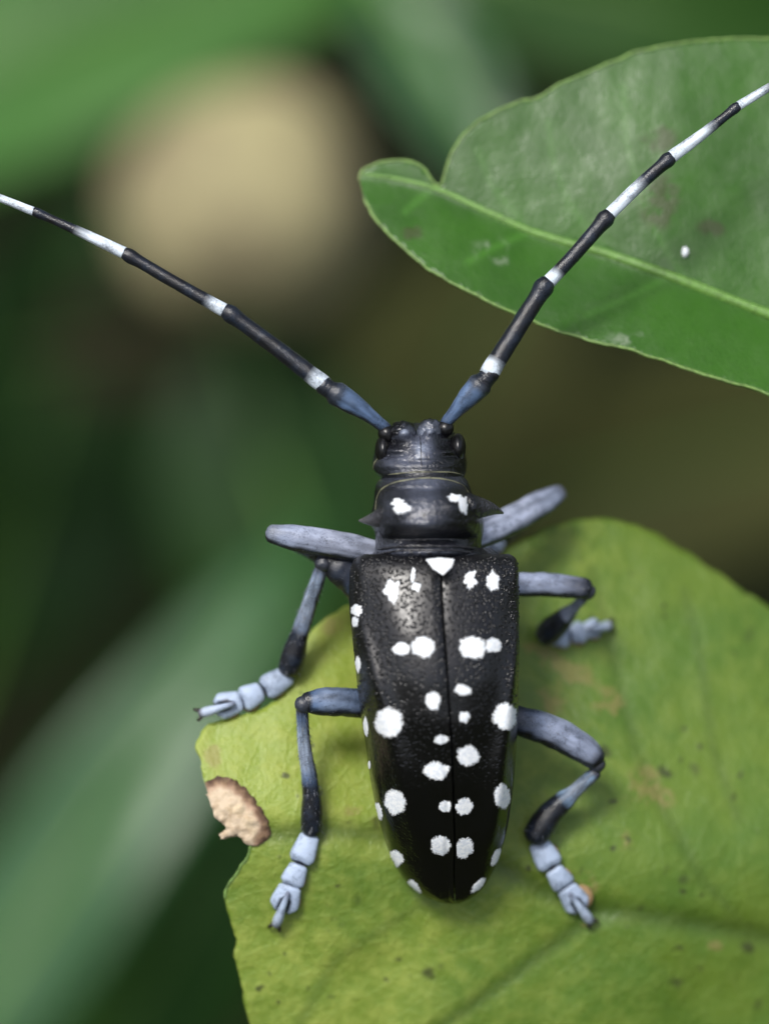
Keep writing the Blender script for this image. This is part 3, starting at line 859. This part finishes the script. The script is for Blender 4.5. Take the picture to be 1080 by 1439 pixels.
def tarsus(leg, pts, ws, zoff=0.06, zf=zleaf, pad=(0.02, -0.028, 1.0)):
    """three lobed foot pads and a claw joint along the pixel path pts"""
    path = smooth_path([(x, y, 0) for x, y in pts], 60)
    def at(t):
        p = path[int(round(t * 59))]; return P(p.x, p.y, zf(p.x, p.y) + zoff)
    cuts = [(0.0, 0.32), (0.315, 0.56), (0.55, 0.79)]
    for i, (a, b) in enumerate(cuts):
        w = ws[i] * r_
        pa, pb = at(a), at(b)
        d = (pb - pa); L = d.length; d.normalize()
        side = d.cross(Vector((0, 0, 1))).normalized(); upv = side.cross(d).normalized()
        V, C = [], []
        NU, NV = 16, 26
        for u in range(NU + 1):
            t = u / NU
            for v in range(NV):
                ang = 2 * math.pi * v / NV
                cx, sz = math.cos(ang), math.sin(ang)
                wid = w * (0.78 + 0.24 * sm(0, 0.75, t)) * (1 - 0.30 * sm(0.82, 1.0, t)) * (1.12 if i == 2 else 1.0) * (0.4 + 0.6 * sm(-0.02, 0.12, t))
                lobe = 0.0
                if i == 2: lobe = (0.12 * (1 - ((abs(cx) - 0.6) / 0.45) ** 2) - 0.62 * math.exp(-(cx / 0.26) ** 2)) * L * sm(0.2, 1, t)
                elif True: lobe = -0.06 * L * (1 - abs(cx)) * sm(0.5, 1, t)
                h = w * 0.5 * (0.75 + 0.25 * sm(0, .6, t)) * (1 - 0.55 * sm(0.8, 1, t)) * (0.4 + 0.6 * sm(-0.02, 0.12, t))
                V.append(pa + d * (t * L + lobe) + side * cx * wid + upv * (sz * h))
                C.append((0.015, 0.018, 0.03) if not 0.06 < t < 0.96 or (i == 2 and abs(cx) < .36 and t > .55 and sz > 0) else PW)  # dark joints at the ends; shade in the claw notch painted on
        Fa = []
        for u in range(NU):
            for v in range(NV):
                a_, b_ = u*NV + v, u*NV + (v+1) % NV
                Fa.append((a_, b_, b_ + NV, a_ + NV))
        Fa.append(tuple(range(NV))[::-1]); Fa.append(tuple(range(NU*NV, (NU+1)*NV)))
        obj('tarsal_segment', V, Fa, M_LIMB, leg, attrs={'tint': ('FLOAT_COLOR', C)})
        # soft orange sole
        kp = pad[2] if i == 2 else 0.5 + 0.5 * pad[2] ** 0
        Vp, Fp = blob((pa + pb) / 2 - upv * w * 0.5 + d * 0.1 * L, w * 0.9 * kp, w * 0.9 * kp, w * 0.3, 16, 8)
        Vp = [v + Vector((pad[0] * (1 if i == 2 else .4), pad[1], 0)) for v in Vp]
        obj('sole_pad', Vp, Fp, M_PAD, leg)
    a, b = at(0.62), at(0.97)
    lift = Vector((0, 0, 0.055))
    limb('claw_segment', leg, [a + lift * 1.2, (a + b) / 2 + lift * 1.1, b + lift * 0.3], [(0, 7 * r_), (0.35, 10 * r_), (0.85, 15 * r_), (1, 12 * r_)], [(0, (0.12, 0.14, 0.2)), (0.3, PW), (0.9, (0.36, 0.42, 0.52)), (1, (0.1, 0.1, 0.12))], M_LIMB, n=18, m=12)
    e = at(1.0); d = (at(1.0) - at(0.9)).normalized(); side = d.cross(Vector((0, 0, 1))).normalized()
    for s in (-1, 1):
        limb('claw', leg, [b + side * s * 0.02, b + d * 0.028 + side * s * 0.036, b + d * 0.045 + side * s * 0.04 - Vector((0, 0, .06))], [(0, 0.014), (0.6, 0.010), (1, 0.003)], [(0, KN), (1, KN)], M_CLAW, n=10, m=8)

def setae(parent, pts, n, L_, seed, spread=0.0):
    """short stiff hairs standing off a limb along pts [(frame point, radius)]"""
    rs_ = random.Random(seed); V, Fa = [], []
    for _ in range(n):
        k = rs_.random() * (len(pts) - 1); i = int(k); f = k - i
        a, b = pts[i][0], pts[i + 1][0]; c = a.lerp(b, f); r = pts[i][1] * (1 - f) + pts[i + 1][1] * f
        d = (b - a).normalized(); sd = d.cross(Vector((0, 0, 1))).normalized(); up = sd.cross(d)
        an = rs_.uniform(0, 2 * math.pi); o = sd * math.cos(an) + up * math.sin(an)
        t = d.cross(o); l = L_ * rs_.uniform(.5, 1.2); w = 0.0022
        p0 = c + o * r * .93; tip = p0 + o * l * .62 + d * l * .75
        b0 = len(V); V += [p0 - t * w, p0 + t * w, p0 + d * w * 2, tip]
        Fa += [(b0, b0 + 1, b0 + 3), (b0 + 1, b0 + 2, b0 + 3), (b0 + 2, b0, b0 + 3)]
    obj('setae', V, Fa, M_LIMB, parent, smooth=False, attrs={'tint': ('FLOAT_COLOR', [(.13, .14, .16)] * len(V))}, kind='stuff')

def femur(leg, pts, w0, w1, w2, cols, flat=0.8):
    setae(leg, [(Vector(p), w * r_ * .85) for p, w in zip(smooth_path(pts, 4), (w0, w1, w1, w2))], 150, .035, len(leg.name) + int(w0))
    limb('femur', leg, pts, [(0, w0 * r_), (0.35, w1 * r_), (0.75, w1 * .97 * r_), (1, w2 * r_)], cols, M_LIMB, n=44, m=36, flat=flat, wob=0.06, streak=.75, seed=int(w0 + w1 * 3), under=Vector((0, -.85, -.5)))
def tibia(leg, pts, w0, w1, w2, cut, c=None):
    setae(leg, [(Vector(p), w * r_) for p, w in zip(smooth_path(pts, 4), (w0, w0 * 1.15, w1, w2))], 260, .045, int(w2 * 7))
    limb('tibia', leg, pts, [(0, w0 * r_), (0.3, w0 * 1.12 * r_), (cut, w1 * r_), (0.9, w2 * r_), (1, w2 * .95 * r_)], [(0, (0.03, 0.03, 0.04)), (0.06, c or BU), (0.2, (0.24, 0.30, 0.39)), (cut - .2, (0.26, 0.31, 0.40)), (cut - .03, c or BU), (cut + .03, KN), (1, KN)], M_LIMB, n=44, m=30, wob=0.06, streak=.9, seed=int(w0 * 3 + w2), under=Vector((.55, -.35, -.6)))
def knee(leg, px, py, z, r):
    V, Fa = blob(P(px, py, z), r * S, r * S, r * S * .9, 16, 10, fn=lambda v: 1 + .12 * nz(v.x * 2, v.y * 2, v.z * 2 + px))
    obj('knee', V, Fa, M_LIMB, leg, attrs={'tint': ('FLOAT_COLOR', [(0.03, 0.032, 0.04)] * len(V))})

GY = (0.27, 0.30, 0.39)
# fore legs: thighs thrown forwards, shanks folded underneath
l = holder('leg', BEE, 'left fore leg')
femur(l, [P(540, 780, -.5), P(480, 767, -.42), P(420, 757, -.36), P(382, 750, -.34)], 33, 40, 27, [(0, GY), (0.5, GY), (0.9, PB_), (1, (0.16, 0.18, 0.23))])
tibia(l, [P(384, 752, -.40), P(420, 765, -.75), P(474, 796, -1.05)], 20, 24, 26, .6)
tarsus(l, [(478, 800), (500, 818), (520, 842), (530, 866)], (26, 26, 26))
l = holder('leg', BEE, 'right fore leg')
femur(l, [P(655, 758, -.55), P(700, 740, -.75), P(750, 714, -1.0), P(785, 693, -1.2)], 40, 43, 26, [(0, GY), (0.6, GY), (0.92, PB_), (1, (0.09, 0.1, 0.13))])
tibia(l, [P(785, 697, -1.25), P(748, 722, -1.35), P(706, 752, -1.4)], 18, 24, 26, .6)
tarsus(l, [(704, 756), (690, 772), (676, 790), (668, 806)], (26, 26, 26))
# middle legs
l = holder('leg', BEE, 'left middle leg')
femur(l, [P(520, 840, -.62), P(492, 812, -.52), P(462, 788, -.46)], 66, 46, 26, [(0, KN), (0.4, BU), (0.62, (0.03, 0.035, 0.05)), (1, KN)])
knee(l, 454, 791, -.45, 13)
tibia(l, [P(452, 797, -.47), P(434, 850, -.6), P(419, 897, -.7), P(407, 940, -.78)], 19, 25, 36, .62, (0.15, 0.19, 0.27))
tarsus(l, [(409, 946), (377, 966), (338, 985), (300, 996), (278, 1004)], (37, 36, 34))
l = holder('leg', BEE, 'right middle leg')
femur(l, [P(715, 822, -.62), P(770, 822, -.7), P(822, 827, -.78)], 34, 35, 30, [(0, PB_), (0.55, PB_), (0.85, (0.1, 0.11, 0.15)), (1, KN)])
knee(l, 824, 831, -.80, 13)
tibia(l, [P(822, 838, -.84), P(798, 862, -1.0), P(767, 892, -1.16)], 13, 26, 38, .5, PB_)
tarsus(l, [(772, 893), (800, 893), (828, 884), (858, 878)], (36, 33, 26))
# hind legs
l = holder('leg', BEE, 'left hind leg')
femur(l, [P(520, 989, -.45), P(470, 986, -.33), P(432, 987, -.28)], 44, 42, 30, [(0, KN), (0.25, (0.06, 0.085, 0.14)), (0.7, (0.12, 0.16, 0.24)), (0.93, BU), (1, KN)])
knee(l, 426, 990, -.27, 12.5)
tibia(l, [P(424, 997, -.29), P(428, 1050, -.38), P(437, 1110, -.48), P(438, 1166, -.57)], 17, 24, 31, .60)
tarsus(l, [(437, 1170), (424, 1206), (408, 1245), (398, 1275), (386, 1304)], (36, 34, 37))
l = holder('leg', BEE, 'right hind leg')
femur(l, [P(715, 1008, -.45), P(770, 1026, -.52), P(812, 1048, -.58), P(836, 1066, -.62)], 40, 46, 34, [(0, KN), (0.25, (0.07, 0.09, 0.14)), (0.45, PB_), (0.9, PB_), (1, KN)])
knee(l, 838, 1074, -.64, 13)
tibia(l, [P(836, 1086, -.66), P(800, 1118, -.70), P(772, 1144, -.73), P(752, 1174, -.75)], 18, 30, 40, .48, (0.13, 0.2, 0.3))
tarsus(l, [(753, 1180), (772, 1214), (794, 1246), (810, 1270), (832, 1298)], (38, 34, 34), pad=(0.05, 0.0, 1.3))

# ------------------------------------------------------------------ out-of-focus foliage behind
def bg_leaf(px, py, z, length, width, ang, mat, label, tiltx=0.0, tilty=0.0, fold=0.18, curl=0.1, group='blurred citrus leaves behind the beetle', rib=True):
    """a leaf blade of its own at a pixel centre, z cm from the focus plane; length/width cm; ang = direction of its tip in the picture"""
    mag = S * (D - z) / D
    length *= mag; width *= mag
    rot = Matrix.Rotation(ang, 4, 'Z') @ Matrix.Rotation(tiltx, 4, 'X') @ Matrix.Rotation(tilty, 4, 'Y')
    T = thing('citrus_leaf', label, 'leaf', P(px, py, z), group, rot)
    base = o_loc[T.name]
    NU, NV = 30, 12
    V = []
    for i in range(NU + 1):
        u = i / NU
        w = width / 2 * (math.sin(math.pi * u ** 0.85) ** 0.8 if 0 < u < 1 else 0) + 0.02
        for j in range(NV + 1):
            v = j / NV * 2 - 1
            zz = fold * abs(v) * w - curl * length * (2 * u - 1) ** 2 + 0.04 * width * nz(u * 5, v * 2, px * .01)
            V.append(base @ Vector(((u - 0.5) * length, v * w * (1 + 0.06 * nz(u * 9, v, py * .01)), zz)))
    Fa = []
    for i in range(NU):
        for j in range(NV):
            a = i * (NV + 1) + j; Fa.append((a, a + NV + 1, a + NV + 2, a + 1))
    o = obj('blade', V, Fa, mat, T); thicken(o, 0.04)
    if rib:
        pts = [base @ Vector(((u - 0.5) * length, 0, -curl * length * (2 * u - 1) ** 2 + 0.01)) for u in np.linspace(-0.08, 0.97, 9)]
        Vt, Ft, _ = tube(pts, [(0, .1), (.5, .07), (1, .02)], [(0, (1, 1, 1)), (1, (1, 1, 1))], n=24, m=8, up=base.to_3x3() @ Vector((0, 0, 1)))
        obj('midrib', Vt, Ft, M_MIDRIB, T)
    return T
R = math.radians
bg_leaf(130, 30, -28, 1300, 360, R(22), M_BG, 'broad bright green blurred leaf across the upper left corner', R(-16), 0, .1, .06)
bg_leaf(625, 110, -22, 460, 150, R(-62), M_BGB, 'blurred bluish green leaf hanging above the notched leaf tip', R(-10), R(-16), .08, .05)
bg_leaf(900, -10, -26, 760, 260, R(-12), M_BGM, 'blurred green leaf above the glossy leaf at the top edge', R(10), 0)
bg_leaf(135, 1165, -23, 1150, 225, R(58), M_BGB, 'large blurred grey-green leaf below the left legs', R(-14), R(9), .16, .07)
bg_leaf(260, 1260, -26, 800, 340, R(62), M_BGM, 'blurred green leaf tucked under the chewed leaf edge', R(18), 0)
bg_leaf(410, 740, -30, 620, 360, R(-70), M_BGD, 'dark green blurred leaf left of the beetle head', R(20), 0)
bg_leaf(640, 540, -40, 640, 330, R(60), M_BGO, 'olive brown blurred leaf behind the beetle head', 0, 0)
bg_leaf(1000, 640, -40, 760, 330, R(14), M_BGO, 'olive blurred leaf at the right beyond the chewed leaf', 0, 0)
bg_leaf(60, 600, -37, 760, 420, R(75), M_BGD, 'dark blurred leaf at the left edge below the antenna', R(15), 0)
bg_leaf(210, 470, -33, 340, 170, R(10), M_BGT, 'dull brown blurred leaf under the left antenna', 0, 0)
# the round pale fruit
FR = thing('citrus_fruit', 'round pale tan blurred fruit beyond the left antenna', 'fruit', P(348, 290, -28))
V, Fa = blob(P(348, 290, -28), 1.82, 1.66, 1.6, 40, 28, fn=lambda v: 1 + .16 * nz(v.x * 1.3, v.y * 1.3, v.z * 1.3))
k = NT('tan_rind'); n = k.noise(0.7, 4); col = k.mix(k.ramp(n, .38, .62), (0.21, 0.18, 0.10), (0.37, 0.335, 0.175))
obj('rind', V, Fa, k.done(k.bsdf(Base_Color=col, Roughness=0.8, Normal=k.bump(k.voro(12), .03, .4)).outputs[0]), FR)
Vt, Ft, _ = tube([P(352, 165, -28.2), P(345, 100, -29), P(330, 0, -30)], [(0, .16), (1, .13)], [(0, (1, 1, 1)), (1, (1, 1, 1))], n=20, m=10)
obj('stalk', Vt, Ft, M_BGD, FR)

# ------------------------------------------------------------------ added unseen tree, its crown put there to shade the ground behind
TR = bpy.data.objects.new('citrus_tree', None); COL.objects.link(TR)
TR.location = (-62, 78, gz); TR['label'] = 'added unseen tree whose leafy crown shades the ground behind the beetle'; TR['category'] = 'tree'
o_loc[TR.name] = F.inverted() @ Matrix.Translation((-62, 78, gz))
FI = F.inverted()
tp = [Vector((-62, 78, gz - 3)), Vector((-58, 76, gz + 40)), Vector((-48, 74, gz + 75)), Vector((-20, 70, gz + 105))]
Vt, Ft, _ = tube(tp, [(0, 4.2), (.5, 3.0), (1, 1.0)], [(0, (1, 1, 1)), (1, (1, 1, 1))], n=30, m=14, wob=.1, up=(1, 0, 0))
M_BARK = mat_plain('grey_bark', (0.12, 0.1, 0.075), 0.85, 0.5, 0.6)
obj('trunk', [FI @ v for v in Vt], Ft, M_BARK, TR)
rt = random.Random(5)
V, Fa = [], []
for k in range(5200):
    c = Vector((rt.uniform(-85, 60), rt.uniform(19, 125), rt.uniform(12, 46)))
    q = FI @ c
    if q.z > -3: continue
    f_ = D / (D - q.z)
    if abs(q.x * f_) < 2.6 + 4 * f_ and abs(q.y * f_) < 3.45 + 4 * f_: continue
    Rr = Matrix.Rotation(rt.uniform(0, 6.28), 3, 'Z') @ Matrix.Rotation(rt.gauss(0, .5), 3, 'X') @ Matrix.Rotation(rt.gauss(0, .5), 3, 'Y')
    L_, W_ = rt.uniform(5, 9), rt.uniform(2.2, 3.8)
    b0 = len(V)
    for x, y, z in ((-.5, 0, 0), (-.2, .42, .06), (.2, .38, .06), (.5, 0, -.1), (.2, -.38, .06), (-.2, -.42, .06)):
        V.append(FI @ (c + Rr @ Vector((x * L_, y * W_, z * W_))))
    Fa += [(b0, b0+1, b0+5), (b0+1, b0+2, b0+4, b0+5), (b0+2, b0+3, b0+4)]
obj('crown', V, Fa, M_BGM, TR)  # out-of-view leaves placed to shade the ground behind
